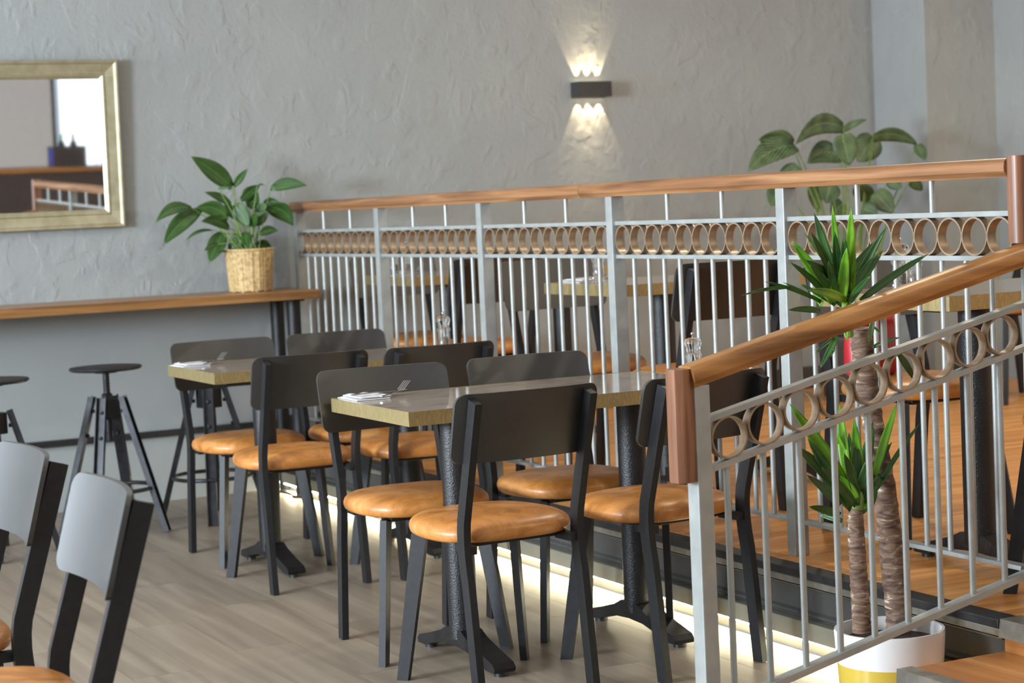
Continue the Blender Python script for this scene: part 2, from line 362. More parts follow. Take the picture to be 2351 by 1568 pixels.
plat = struct(obj('platform', G().box(XE+.03, WF, 0, WRX, WB, P_-.0125), 'joint'), 'raised platform with amber oak strip floor', 'floor')
planks(plat, XE+.05, 7.6, 3.0, WB, .098, 2.2, 0, 'parquet', P_)
obj('plank', G().box(XE+.05, WF, P_-.012, WRX, 3.0, P_), 'parquet', plat); obj('plank', G().box(7.6, 3.0, P_-.012, WRX, WB, P_), 'parquet', plat)
YS0, YS1 = 2.2, 3.90     # stair flight along the edge
def edge_run(a, b, tagn):
    rs = struct(obj('trim_%d' % tagn, G().box(XE+.008, a, .0, XE+.034, b, P_-.03), 'riser'), 'charcoal riser panel along the platform edge', 'trim')
    obj('nosing', G().box(XE-.012, a, P_-.022, XE+.055, b, P_+.003, .004), 'blacktrim', rs)
    obj('edge_strip', G().box(XE-.006, a, P_-.042, XE+.03, b, P_-.0225, .003), 'trimmetal', rs)
    obj('moulding', G().prism([(XE+.012, P_-.056), (XE+.0, P_-.05), (XE-.002, P_-.046), (XE+.012, P_-.043)], 1, a, b), 'riser', rs)
    obj('moulding', G().prism([(XE+.012, .126), (XE-.004, .118), (XE-.004, .110), (XE+.004, .106), (XE+.012, .102)], 1, a, b), 'riser', rs)
    obj('plinth', G().box(XE-.030, a, .046, XE+.0075, b, .100, .004), 'plinth', rs)
    o = obj('led_strip', G().box(XE-.022, a+.01, .040, XE-.004, b-.01, .0455), 'led', rs)
edge_run(YS1, WB, 1); edge_run(WF, YS0, 2)
# steps
for i in range(2):
    z = P_*(i+1)/3; x0 = 2.945-.315*(1-i)
    s = struct(obj('step', G().box(x0+.03, YS0, 0 if i == 0 else P_/3, XE+.034, YS1, z-.022), 'treadwood'), 'low wooden step with silver nosing', 'step')
    obj('tread', G().box(x0+.012, YS0, z-.0215, XE+.034, YS1, z, .002), 'treadwood', s)
    obj('nosing', G().prism([(x0, z-.042), (x0+.011, z-.042), (x0+.011, z+.0005), (x0+.05, z+.0005), (x0+.05, z+.004), (x0+.004, z+.004)], 1, YS0, YS1), 'trimmetal', s)
s = struct(obj('step', G().box(XE+.008, YS0, P_*2/3, XE+.034, YS1, P_-.022), 'treadwood'), 'wooden riser below the platform nosing', 'step')
obj('nosing', G().prism([(XE-.012, P_-.042), (XE, P_-.042), (XE, P_+.0005), (XE+.06, P_+.0005), (XE+.06, P_+.004), (XE-.006, P_+.004)], 1, YS0, YS1), 'trimmetal', s)

# walls: the back wall steps forward in two piers at the right
CX1, CY1, CX2, CY2 = 6.97, 8.78, 7.45, 8.1
g = G().prism([(WL, WB), (CX1, WB), (CX1, CY1), (CX2, CY1), (CX2, CY2), (WRX+.2, CY2), (WRX+.2, WB+.2), (WL, WB+.2)], 2, -.3, CEIL)
struct(obj('wall_back', g, 'plaster'), 'grey trowel textured plaster wall', 'wall')
struct(obj('ceiling', G().box(WL, WF, CEIL, WRX, WB, CEIL+.1), 'ceiling'), 'white ceiling', 'ceiling')
struct(obj('wall_right', G().box(WRX, WF, -.3, WRX+.2, CY2, CEIL), 'white'), 'plain white wall', 'wall')
def window_wall(name, axis, pos, lo, hi, opens, z0, z1, sgn):
    g = G(); prev = lo
    def bx(a, b, c, d):
        if axis == 0: g.box(min(pos, pos+sgn*.2), a, c, max(pos, pos+sgn*.2), b, d)
        else: g.box(a, min(pos, pos+sgn*.2), c, b, max(pos, pos+sgn*.2), d)
    for a, b in opens:
        bx(prev, a, -.3, CEIL); bx(a, b, -.3, z0); bx(a, b, z1, CEIL); prev = b
    bx(prev, hi, -.3, CEIL)
    return struct(obj(name, g, 'white'), 'plain white wall with window openings', 'wall')
WIN_L = [(-.4, 1.6), (3.8, 5.0), (6.6, 8.0)]; WIN_F = [(-1.2, .9), (1.15, 3.25), (5.75, 7.4)]  # last left opening and first two front ones are unseen, added for light
window_wall('wall_left', 0, WL, WF, WB, WIN_L, .9, 2.6, -1)
window_wall('wall_front', 1, WF, WL, WRX, WIN_F, .55, 2.85, -1)
wi = 1
for axis, pos, opens, z0, z1 in ((0, WL, WIN_L, .9, 2.6), (1, WF, WIN_F, .55, 2.85)):
    for a, b in opens:
        g = G()
        def bar(p, q, r, t):
            if axis == 0: g.box(pos-.13, p, r, pos-.07, q, t)
            else: g.box(p, pos-.13, r, q, pos-.07, t)
        bar(a, a+.06, z0, z1); bar(b-.06, b, z0, z1); bar(a+.06, b-.06, z0, z0+.06); bar(a+.06, b-.06, z1-.06, z1)
        w = struct(obj('window_%d' % wi, g, 'lamp'), 'dark framed window to the street', 'window')
        pg = G().box(pos-.105, a+.06, z0+.06, pos-.095, b-.06, z1-.06) if axis == 0 else G().box(a+.06, pos-.105, z0+.06, b-.06, pos-.095, z1-.06)
        obj('pane', pg, 'pane', w); wi += 1
# dark strip low on the back wall, skirting on the platform
struct(obj('trim_3', G().box(WL, WB-.025, .312, 3.22, WB, .342, .003), 'blacktrim'), 'dark strip running along the wall under the bar shelf', 'trim')
g = G().box(XE+.06, WB-.02, P_, CX1-.02, WB, P_+.12, .004); struct(obj('baseboard_back', g, 'riser'), 'dark grey skirting on the platform', 'baseboard')
# unseen ceiling downlights, added as warm fill for the room
for i, (x, y) in enumerate([(1.2, 2.0), (1.2, 6.8), (4.8, 2.6), (4.8, 6.6), (7.2, 6.2), (7.2, 2.6)]):
    d = thing('fill_downlight', 'unseen round downlight added in the ceiling as fill', 'downlight', (x, y, CEIL), 0, 'added fill downlights')
    obj('rim', G().lathe([(.075, -.002), (.09, -.002), (.092, -.012), (.078, -.014), (.075, -.002)], 24), 'white', d, 30)
    obj('lens', G().lathe([(.01, -.006), (.074, -.006), (.074, -.003), (.01, -.003)], 24), 'fill_lens', d)
    l = bpy.data.lights.new('fill_lamp', 'AREA'); l.shape = 'DISK'; l.size = .14; l.energy = 48 if x > 3.5 else 5; l.color = (1, .94, .74)
    lo = bpy.data.objects.new('fill_lamp', l); C.objects.link(lo); lo.parent = d; lo.location = (0, 0, -.02)

# ------------------------------------------------------------------ railings
def hand_prof(w=.064, h=.049):   # rounded top, cove sides
    a, t = w/2, h
    return [(-a*.72, 0), (-a*.78, t*.18), (-a*.98, t*.30), (-a, t*.55), (-a*.93, t*.80), (-a*.7, t*.96), (-a*.3, t), (a*.3, t), (a*.7, t*.96), (a*.93, t*.80), (a, t*.55), (a*.98, t*.30), (a*.78, t*.18), (a*.72, 0)]
def ring_mesh(r, t, w):
    g = G(); n = 28
    rings = []
    for i in range(n):
        a = 2*PI*i/n; c, s = math.cos(a), math.sin(a)
        rings.append([(-w/2, r*c, r*s), (w/2, r*c, r*s), (w/2, (r-t)*c, (r-t)*s), (-w/2, (r-t)*c, (r-t)*s)])
    bm = g.bm; R = [[bm.verts.new(p) for p in q] for q in rings]
    for i in range(n):
        a, b = R[i], R[(i+1) % n]
        for k in range(4): bm.faces.new((a[k], a[(k+1) % 4], b[(k+1) % 4], b[k]))
    return g.mesh('ring')
rail = thing('platform_railing', 'long silver railing with bronze ring band and wooden handrail along the platform edge', 'railing', (XR, YB, P_))
def lp(x, y, z): return (x-XR, y-YB, z-P_)
bay = RL/5
post_me = G().box(-.025, -.022, 0, .025, .022, ZH0-P_, .003).mesh('post')
bal_me = G().tube([(0, 0, ZB-P_), (0, 0, ZM-.006-P_)], .0078, 10).mesh('baluster')
spi_me = G().tube([(0, 0, ZT+.004-P_), (0, 0, ZH0+.002-P_)], .0078, 10).mesh('spindle')
RR0 = (ZT-ZM-.012)/2; ring_me = ring_mesh(RR0-.0005, .0045, .027); ring_me.materials.append(M_['bronze'])
for me in (bal_me, spi_me, ring_me):
    for p in me.polygons: p.use_smooth = True
    me.set_sharp_from_angle(angle=math.radians(50))
for k in range(6):
    y = k*bay
    if k: obj('post', post_me, 'steel', rail, loc=(0, y if k < 5 else RL-.022, 0))
    else: obj('post', G().box(-.025, -.022, 0, .025, .022, 1.118-P_, .003), 'steel', rail, loc=(.004, -.034, 0))
for k in range(5):
    y0, y1 = k*bay+.022, (k+1)*bay-.022
    for z, hh, ww in ((ZM, .007, .014), (ZT, .007, .014), (ZB, .006, .018)):
        obj('crossbar', G().box(-ww, y0, z-hh-P_, ww, y1, z+hh-P_, .002), 'steel', rail)
    st = (y1-y0)/10
    for i in range(10):
        obj('ring', ring_me, None, rail, loc=(0, y0+st*(i+.5), (ZM+ZT)/2-P_))
        if i: obj('baluster', bal_me, 'steel', rail, loc=(0, y0+st*i, 0))
    for i in (1, 2): obj('spindle', spi_me, 'steel', rail, loc=(0, y0+(y1-y0)*i/3, 0))
hp = [(a, b) for a, b in hand_prof()]
jy = atx(1345, 440, XR).y-YB
h1 = obj('handrail', G().sweep([(0, .027, ZH0-P_), (0, jy, ZH0-P_)], hp, (1, 0, 0)), 'railwood', rail, 40)
h2 = obj('handrail', G().sweep([(0, jy+.0015, ZH0-P_), (0, RL+.03, ZH0-P_)], hp, (1, 0, 0)), 'railwood', rail, 40)
# the handrail turns down at the stairs
o = obj('handrail_drop', G().sweep([(0, .026, 1.184-P_), (0, .026, ZH1+.004-P_)], [(a, b) for a, b in hand_prof(.064, .05)], (1, 0, 0)), 'railwood_z', rail, 40)

# stair railing, along x at the stair side
YR = YB-.030; SL = (1.187-.973)/(3.172-2.24)   # slope
K = YR/3.67
def zk(z): return CH-(CH-z)*K
XA = 2.262*K
def hx(x): return zk(.973) + SL*(x-2.24*K)     # handrail top line
sr = thing('stair_railing', 'sloping silver stair railing with bronze rings and wooden handrail beside the yucca', 'railing', (XA, YR, 0))
XP0, XP1 = 2.247*K, 2.285*K
obj('newel_post', G().box(XP0-XA, -.024, 0, XP1-XA, .024, hx(XP0)-.045, .003), 'steel', sr)
XW = 2.243*K
px = XW-XA
hpw = [(a, b) for a, b in hand_prof(.068, .052)]
x1 = XR+.035
obj('handrail', G().sweep([(x1-XA, 0, hx(x1)-.05), (px+.004, 0, hx(px+XA+.004)-.05)], [(a, b) for a, b in hpw], (0, 1, 0)), 'railwood_x', sr, 40)
obj('handrail_drop', G().sweep([(px+.004, 0, hx(XW)-.004), (px+.004, 0, zk(.724))], [(a, b) for a, b in hand_prof(.056, .052)], (0, 1, 0)), 'railwood_z', sr, 40)
def bar_on(x0, z0, x1, z1, hh, ww): # sloping flat bar
    return G().sweep([(x0-XA, 0, z0), (x1-XA, 0, z1)], [(-ww, -hh), (ww, -hh), (ww, hh), (-ww, hh)], (0, 1, 0))
zt = lambda x: zk(.855) + (zk(1.05)-zk(.855))/(K*(3.181-2.288))*(x-2.288*K)
zm = lambda x: zk(.749) + (zk(.946)-zk(.749))/(K*(3.177-2.303))*(x-2.303*K)
zb = lambda x: zk(.251) + (zk(.367)-zk(.251))/(K*(2.987-2.445))*(x-2.445*K)
xs0, xs1 = XP1+.001, XR-.024
for zf, hh, ww in ((zt, .007, .014), (zm, .007, .014), (zb, .008, .016)):
    obj('crossbar', bar_on(xs0, zf(xs0), xs1, zf(xs1), hh, ww), 'steel', sr)
rx, stp = 2.339*K, .0957*K
sth = math.atan(.22)
ringr = (zt(3)-zm(3))*math.cos(sth)/2-.0045
ring2 = ring_mesh(ringr, .0048, .025); ring2.materials.append(M_['bronze'])
for p in ring2.polygons: p.use_smooth = True
ring2.set_sharp_from_angle(angle=math.radians(50))
i = 0
while rx+i*stp < xs1-.03:
    x = rx+i*stp; zc = (zt(x)+zm(x))/2
    obj('ring', ring2, None, sr, loc=(x-XA, 0, zc), rot=(0, 0, PI/2))
    obj('baluster', G().tube([(x-XA-.005, 0, zb(x)), (x-XA-.005, 0, zm(x)-.005)], .008, 10), 'steel', sr, 50)
    i += 1
xq = 2.77*K
obj('spindle', G().tube([(xq-XA, 0, zt(xq)+.004), (xq-XA, 0, hx(xq)-.045)], .008, 10), 'steel', sr, 50)

# ------------------------------------------------------------------ chairs
def bar_path(x, pts, wid, th):      # flat bar in the y-z plane
    return G().sweep([(x, y, z) for y, z in pts], [(-th/2, -wid/2), (th/2, -wid/2), (th/2, wid/2), (-th/2, wid/2)], (1, 0, 0))
def bezz(a, b, c, n=5):
    return [((1-t)**2*a[0]+2*t*(1-t)*b[0]+t*t*c[0], (1-t)**2*a[1]+2*t*(1-t)*b[1]+t*t*c[1]) for t in [i/n for i in range(n+1)]]
def seat_mesh():
    g = G(); n = 48; rings = []
    def outline(a, k):
        c, s = math.cos(a), math.sin(a); e = 2/3.0
        x = math.copysign(abs(c)**e, c)*.213; y = math.copysign(abs(s)**e, s)*.205
        x *= 1-.10*(y/.205 if y > 0 else 0) ; return (x*k, .025+y*k)
    for k, z in ((.90, .432), (.955, .433), (.985, .438), (1.0, .448), (1.0, .457), (.985, .466), (.95, .474), (.88, .482), (.75, .488), (.55, .4915), (.3, .493), (.08, .4935)):
        rings.append([(*outline(2*PI*i/n, k), z) for i in range(n)])
    return g.loft(rings)
def back_panel():
    # curved ply panel leaning back: s across, h up
    g = G(); poly = rrect(.436, .197, .03, 5); bm = g.bm
    # grid version with rounded outline: strips across width
    nx = 24; fr = []; bk = []
    xs = [-.218 + .436*i/nx for i in range(nx+1)]
    def half(x):
        d = abs(x)-(.218-.03)
        return .0985 if d <= 0 else .0985-.03+math.sqrt(max(0, .03**2-d*d))
    def xx(i):
        t = i/nx; return -.218*math.cos(PI*t) if False else xs[i]
    ys = [0, .12, .5, .88, 1]
    allx = sorted(set([round(v, 5) for v in xs] + [round(s*(.218-.03*(1-math.sin(a*PI/12))), 5) for s in (-1, 1) for a in range(0, 7)]))
    def P(x, h, back):
        bow = .030*((x/.218)**2)     # ends come forward
        y = -.243+(.655-.752-0)*0 - (h)*.262 + bow - (.011 if back else 0)
        return (x, y, .752+h*.965)
    F = []; B = []
    for x in allx:
        hh = max(half(x), .0685)
        if abs(x) > .2179: hh = .0685
        F.append([bm.verts.new(P(x, -hh+2*hh*t, False)) for t in ys]); B.append([bm.verts.new(P(x, -hh+2*hh*t, True)) for t in ys])
    m = len(ys)
    for a, b in zip(range(len(F)), range(1, len(F))):
        for k in range(m-1):
            bm.faces.new((F[a][k], F[b][k], F[b][k+1], F[a][k+1])); bm.faces.new((B[a][k+1], B[b][k+1], B[b][k], B[a][k]))
        bm.faces.new((F[a][0], B[a][0], B[b][0], F[b][0])); bm.faces.new((F[a][-1], F[b][-1], B[b][-1], B[a][-1]))
    for e in (0, -1):
        for k in range(m-1): bm.faces.new((F[e][k], F[e][k+1], B[e][k+1], B[e][k]))
    return g
CH_G = 'black metal bistro chairs with tan seats'
def make_chair(label):
    t = thing('bistro_chair', label, 'chair', group=CH_G)
    obj('seat', seat_mesh(), 'leather', t, 60)
    obj('backrest', back_panel(), 'panel', t, 40)
    path = [(-.228, 0)] + bezz((-.19, .33), (-.166, .43), (-.180, .50), 5) + [(-.2785, .828)]
    for x in (-.176, .176):
        obj('back_leg', bar_path(x, path, .040, .021), 'black', t, 25)
    for s in (-1, 1):
        top, bot = Vector((s*.150, .150, .425)), Vector((s*.198, .205, 0))
        dr = Vector((s*.66, .75, 0)).normalized(); sd = Vector((-dr.y, dr.x, 0))
        g = G(); rings = []
        for p, w in ((top, .046), (bot.lerp(top, .75), .044), (bot, .034)):
            rings.append([p + dr*a*w/2 + sd*b*.0105 for a, b in ((-1, -1), (1, -1), (1, 1), (-1, 1))])
        obj('leg', g.loft(rings), 'black', t)
    g = G().box(-.14, -.13, .418, .14, .17, .4315, .004)
    for q in (-1, 1): g.box(q*.145, -.19, .408, q*.168, -.10, .4315, .002)
    obj('seat_frame', g, 'black', t)
    return t
c0 = make_chair('black chair with tan seat in the foreground, back turned to the camera')
c0.location = (2.388, 4.985, 0); c0.rotation_euler = (0, 0, math.radians(2))
def chair(x, y, deg, label, z=0, scale=None): return dup(c0, (x, y, z), math.radians(deg), label, scale)
chair(2.905, 4.950, 8, 'black chair with tan seat partly hidden behind the wooden stair newel')
chair(2.412, 5.570, 177, 'black chair facing the camera across the front table, behind the napkin and fork')
chair(2.935, 5.565, 179, 'black chair facing the camera at the front table, nearest the platform railing')
chair(2.500, 6.868, -1, 'black chair with its back turned at the second table, left of the pair')
chair(2.978, 6.820, 0, 'black chair with its back turned at the second table, beside the railing')
chair(2.538, 7.495, 181, 'black chair facing the camera at the second table, before the bar stools')
chair(3.026, 7.490, 180, 'black chair facing the camera at the second table, next to the railing and mill')
chair(.722, 3.730, 88, 'nearest black chair at the bottom left, backrest shining pale blue')
chair(.735, 4.440, 91, 'black chair with pale shining backrest cut by the left edge of the photo')
SC = 1.035
chair(3.81, 8.02, 0, 'black chair on the platform, back turned, at the farthest platform table', P_, SC)
chair(3.86, 8.80, 180, 'black chair on the platform against the wall behind the farthest platform table', P_, SC)
chair(3.69, 5.96, 0, 'black chair on the platform seen large through the balusters, back turned', P_, SC)
chair(3.69, 6.80, 180, 'black chair on the platform facing the camera behind the middle platform table', P_, SC)
chair(3.93, 5.06, 180, 'black chair on the platform behind the yucca with the red bag on it', P_, SC)
chair(3.72, 3.93, 0, 'black chair on the platform at the right edge beside the table column', P_, SC)
chair(6.75, 7.90, 90, 'far black chair by the right wall with its backrest lit pale blue', P_, SC)

# ------------------------------------------------------------------ tables
def foot_prof():
    top = [(-.27, .026), (-.255, .040), (-.17, .060), (-.09, .082), (-.05, .10), (.05, .10), (.09, .082), (.17, .060), (.255, .040), (.27, .026)]
    bot = [(.265, .014), (.21, .014), (.16, .030), (.08, .046), (0, .05), (-.08, .046), (-.16, .030), (-.21, .014), (-.265, .014)]
    return top+bot
def table(x0, x1, y0, y1, cols, colr, colY, z, zt, label):
    t = thing('dining_table', label, 'table', ((x0+x1)/2, colY, z), 0, 'brass edged dining tables')
    ox, oy = (x0+x1)/2, colY; th = .042; h = zt-z
    a, b, c, d = x0-ox, x1-ox, y0-oy, y1-oy
    obj('tabletop', G().box(a+.0025, c+.0025, h-th+.002, b-.0025, d-.0025, h-.0008, .001, seg=1), 'laminate', t)
    e = .0022
    for q in ((a, c, a+e, d), (b-e, c, b, d), (a+e, c, b-e, c+e), (a+e, d-e, b-e, d)):
        obj('edge_band', G().box(q[0], q[1], h-th, q[2], q[3], h), 'brass', t)
    for cx in cols:
        m = cx-ox
        obj('column', G().lathe([(colr, .07), (colr, h-th-.004)], 24, (m, 0, 0)), 'column', t, 40)
        obj('top_plate', G().box(m-.16, -.05, h-th-.008, m+.16, .05, h-th+.001, .002), 'black', t)
        f = obj('foot', G().loft([[(m-w, y, zz) for y, zz in foot_prof()] for w in (.034, -.034)]), 'column', t)
        for yy in (-.24, .24): obj('glide', G().lathe([(.02, 0), (.02, .015)], 14, (m, yy, 0)), 'blacktrim', f, 40)
    return t
table(2.235, 3.345, 5.175, 5.775, (2.43, 3.027), .043, 5.295, 0, .765, 'front brass edged table with napkin and fork, behind the foreground chair')
table(2.290, 3.385, 7.100, 7.690, (2.50, 3.09), .043, 7.168, 0, .765, 'second brass edged table, between the front table and the bar stools')
TZ = 1.034
table(3.62, 4.72, 8.25, 8.85, (3.87, 4.46), .043, 8.42, P_, TZ, 'farthest brass edged table on the platform beside the back wall')
table(3.53, 4.63, 6.19, 6.80, (3.80, 4.36), .043, 6.37, P_, TZ, 'middle brass edged table on the platform behind the balusters')
table(3.50, 4.62, 4.34, 4.95, (3.70, 4.35), .046, 4.48, P_, TZ, 'brass edged table on the platform at the right, behind the yucca')

# ------------------------------------------------------------------ table things
def napkin_mesh():
    g = G(); bm = g.bm; nx, ny = 10, 8
    def layer(z0, dx, dy, w, d):
        T = [[bm.verts.new((dx-w/2+w*i/nx, dy-d/2+d*j/ny, z0+.003+.0018*math.sin(i*1.3+j*.6)*(j/ny))) for j in range(ny+1)] for i in range(nx+1)]
        Bm = [[bm.verts.new((dx-w/2+w*i/nx, dy-d/2+d*j/ny, z0)) for j in range(ny+1)] for i in range(nx+1)]
        for i in range(nx):
            for j in range(ny):
                bm.faces.new((T[i][j], T[i+1][j], T[i+1][j+1], T[i][j+1])); bm.faces.new((Bm[i][j+1], Bm[i+1][j+1], Bm[i+1][j], Bm[i][j]))
        for i in range(nx):
            bm.faces.new((Bm[i][0], Bm[i+1][0], T[i+1][0], T[i][0])); bm.faces.new((T[i][ny], T[i+1][ny], Bm[i+1][ny], Bm[i][ny]))
        for j in range(ny):
            bm.faces.new((T[0][j], T[0][j+1], Bm[0][j+1], Bm[0][j])); bm.faces.new((Bm[nx][j], Bm[nx][j+1], T[nx][j+1], T[nx][j]))
    layer(0, 0, 0, .11, .16); layer(.006, .012, .004, .10, .15)
    return g
def fork_mesh():
    g = G()
    def ys(x): return .010 + .012*max(0, (x-.10)/.09)**2 + .004*math.sin(x*16)
    rings = []
    for i in range(13):
        x = -.09+.19*i/12*.77; w = .0045 if x < -.03 else (.0032 if x < .02 else .0032+.010*min(1, (x-.02)/.035)); z = ys(x)
        rings.append([(x, -w, z), (x, w, z), (x, w, z+.0018), (x, -w, z+.0018)])
    g.loft(rings)
    for k in range(4):
        y = -.0102+.0068*k; rr = []
        for i in range(6):
            x = .052+.05*i/5; z = ys(x)+.022*(i/5)
            rr.append([(x, y-.0016, z), (x, y+.0016, z), (x, y+.0016, z+.0016), (x, y-.0016, z+.0016)])
        g.loft(rr)
    return g
def knife_mesh():
    g = G(); rings = []
    for i in range(12):
        x = -.1+.21*i/11; w = .006 if x < 0 else .009*(1-max(0, (x-.08)/.04)*.7); t = .004 if x < 0 else .0012
        rings.append([(x, -w, 0), (x, w, 0), (x, w, t), (x, -w, t)])
    return g.loft(rings)
nm, fm, km = napkin_mesh().mesh('napkin'), fork_mesh().mesh('fork'), knife_mesh().mesh('knife')
def setting(x, y, z, rz, where):
    tag(obj('napkin', nm, 'fabric', loc=(x, y, z), rot=(0, 0, rz)), 'folded white napkin '+where, 'napkin', 'folded napkins')
    tag(obj('fork', fm, 'chrome', loc=(x+.088, y-.030, z+.002), rot=(0, 0, rz+.72)), 'steel fork lying '+where, 'fork', 'forks')
    tag(obj('knife', km, 'chrome', loc=(x+.045, y-.010, z+.0137), rot=(0, 0, rz+.25)), 'steel knife lying '+where, 'knife', 'knives')
setting(2.310, 5.690, .7652, 0.0, 'on the corner of the front table')
setting(2.350, 7.590, .7652, .05, 'on the corner of the second table')
setting(3.640, 6.70, TZ+.0002, .03, 'on the middle platform table')
setting(3.74, 8.74, TZ+.0002, .03, 'on the farthest platform table')
def make_mill(label):
    t = thing('pepper_mill', label, 'pepper mill', group='clear acrylic mills')
    obj('body', G().lathe([(.020, 0), (.0275, .001), (.0275, .006), (.0235, .012), (.0235, .075), (.027, .082), (.027, .090), (.021, .094), (.018, .094), (.018, .020), (.004, .019)], 28), 'acrylic', t, 40)
    obj('peppercorns', G().lathe([(.004, .021), (.0172, .021), (.0172, .052), (.012, .056), (.002, .056)], 18), 'pepper', t, 40)
    obj('head', G().lathe([(.008, .0945), (.022, .096), (.0215, .104), (.024, .112), (.028, .121), (.0275, .130), (.022, .137), (.012, .140), (.003, .1405)], 28), 'acrylic', t, 60)
    obj('finial', G().lathe([(.003, .1405), (.003, .147), (.006, .150), (.006, .155), (.002, .158)], 14), 'chrome', t, 60)
    return t
m0 = make_mill('clear mill on the second table in front of the balusters'); m0.location = (3.325, 7.30, .7652)
dup(m0, (3.225, 5.235, .7652), 0, 'clear mill on the front table, just above the sloping handrail')
p = at(1375, 640, 6.55); dup(m0, (p.x, 6.55, TZ+.0002), 0, 'clear mill on the middle platform table')
p = at(2066, 600, 4.72); dup(m0, (p.x, 4.72, TZ+.0002), 0, 'clear mill on the right platform table, left of two')
p = at(2099, 600, 4.66); dup(m0, (p.x, 4.66, TZ+.0002), 0, 'clear mill on the right platform table, right of two', .9)
p = at(905, 620, 8.55); dup(m0, (p.x, 8.55, TZ+.0002), 0, 'clear mill on the farthest platform table, left of two')
p = at(935, 620, 8.50); dup(m0, (p.x, 8.50, TZ+.0002), 0, 'clear mill on the farthest platform table, right of two')
# red bag on the chair behind the yucca
g = G(); rings = []
for k, z in ((.8, 0), (1, .012), (1.0, .08), (.95, .15), (.86, .19), (.6, .205), (.2, .21)):
    rings.append([(x*k, y*k, z) for x, y in rrect(.20, .09, .04, 5)])
rb = tag(obj('red_bag', g.loft(rings), 'red', None, 50, loc=(3.80, 5.10, P_+.495*SC), rot=(0, 0, .1)), 'glossy red bag on the chair behind the yucca trunk', 'bag')

# ------------------------------------------------------------------ bar shelf and stools
BZ0, BZ1 = .945, .987
bar = thing('bar_shelf', 'long oak bar shelf along the plaster wall on black columns', 'bar', (3.2, 9.0, 0))
def bl(x, y, z): return (x-3.2, y-9.0, z)
obj('worktop', G().box(-6.4-.2, -.25, BZ0, .16, .25, BZ1, .004), 'barwood', bar)
for x in (.078, -2.6, -5.2):
    for y in (-.10, .13):
        c = obj('column', G().lathe([(.033, .012), (.033, BZ0-.012)], 20, (x, y, 0)), 'column', bar, 40)
        obj('flange', G().lathe([(.055, BZ0-.012), (.055, BZ0-.0005)], 20, (x, y, 0)), 'black', c, 40)
        obj('flange', G().lathe([(.055, 0), (.055, .012)], 20, (x, y, 0)), 'black', c, 40)
    obj('foot_plate', G().box(x-.035, -.2, 0, x+.035, .22, .011, .002), 'black', bar)
def make_stool(label):
    t = thing('swivel_stool', label, 'stool', group='black industrial swivel stools')
    obj('seat', G().lathe([(.01, .705), (.09, .706), (.145, .709), (.154, .714), (.156, .720), (.152, .725), (.13, .727), (.01, .725)], 36), 'steelgrey', t, 40)
    g = G(); prof = []
    for i in range(46):
        z = .40+.305*i/45; prof.append((.0155 if i % 2 else .0135, z))
    obj('screw', g.lathe(prof, 14), 'steelgrey', t, 60)
    obj('seat_boss', G().lathe([(.05, .698), (.05, .705)], 20), 'steelgrey', t, 40)
    obj('hub', G().box(-.042, -.042, .50, .042, .042, .588, .004), 'black', t)
    obj('hub_nut', G().lathe([(.024, .588), (.024, .604), (.018, .610)], 6), 'steelgrey', t)
    for k in range(4):
        a = math.radians(-35+90*k); d = Vector((math.cos(a), math.sin(a), 0)); n = Vector((-d.y, d.x, 0))
        top, bot = d*.056+Vector((0, 0, .592)), d*.225
        ln = (bot-top).normalized(); o = ln.cross(n)
        rings = [[p+n*x+o*y for x, y in ((-.022, 0), (.022, 0), (.022, .024), (.018, .024), (.018, .004), (-.018, .004), (-.018, .024), (-.022, .024))] for p in (top, bot)]
        lg = obj('leg', G().loft(rings), 'steelgrey', t)
        for q in (.1, .28):
            c = top.lerp(bot, q); M = Matrix.Translation(c) @ d.to_track_quat('Z', 'Y').to_matrix().to_4x4()
            gg = G().lathe([(.008, -.012), (.008, .012), (.003, .014)], 8); bmesh.ops.transform(gg.bm, matrix=M, verts=gg.bm.verts); obj('bolt', gg, 'black', lg, 40)
    n = 40; obj('foot_ring', G().tube([(.178*math.cos(2*PI*i/n), .178*math.sin(2*PI*i/n), .195) for i in range(n+1)], .009, 8), 'steelgrey', t, 60)
    return t
s0 = make_stool('black metal swivel stool standing alone under the bar shelf'); s0.location = (2.24, 8.45, 0)
dup(s0, (1.70, 8.22, 0), .35, 'black swivel stool cut off by the left edge of the photo')
dup(s0, (2.72, 8.53, 0), .25, 'black swivel stool half hidden behind the chair at the second table')

# ------------------------------------------------------------------ mirror and wall lamp
tr = at(262, 137, 9.20); br = at(292, 520, 9.22)
mx1 = (tr.x+br.x)/2; mz0, mz1 = br.z, tr.z; mx0 = mx1-1.12; fw = .086
mir = thing('wall_mirror', 'wall mirror in a ribbed champagne gold frame', 'mirror', ((mx0+mx1)/2, WB-.004, mz0)); mir.rotation_euler = (math.radians(1.5), 0, 0)
hw, hh = (mx1-mx0)/2, mz1-mz0
mp = [(0, 0), (0, -.040), (.006, -.046), (.012, -.044), (.02, -.034), (.060, -.022), (.066, -.028), (.073, -.026), (.086, -.014), (.086, 0)]   # inward offset, depth
def miter(c0_, c1_, inn):
    # one frame side, mitred: offset along inn, ends shift along the side
    c0_, c1_, inn = Vector(c0_), Vector(c1_), Vector(inn); t = (c1_-c0_).normalized()
    return G().loft([[c0_+inn*o+t*o+Vector((0, d, 0)) for o, d in mp], [c1_+inn*o-t*o+Vector((0, d, 0)) for o, d in mp]])
cs = [(-hw, 0, 0), (hw, 0, 0), (hw, 0, hh), (-hw, 0, hh)]
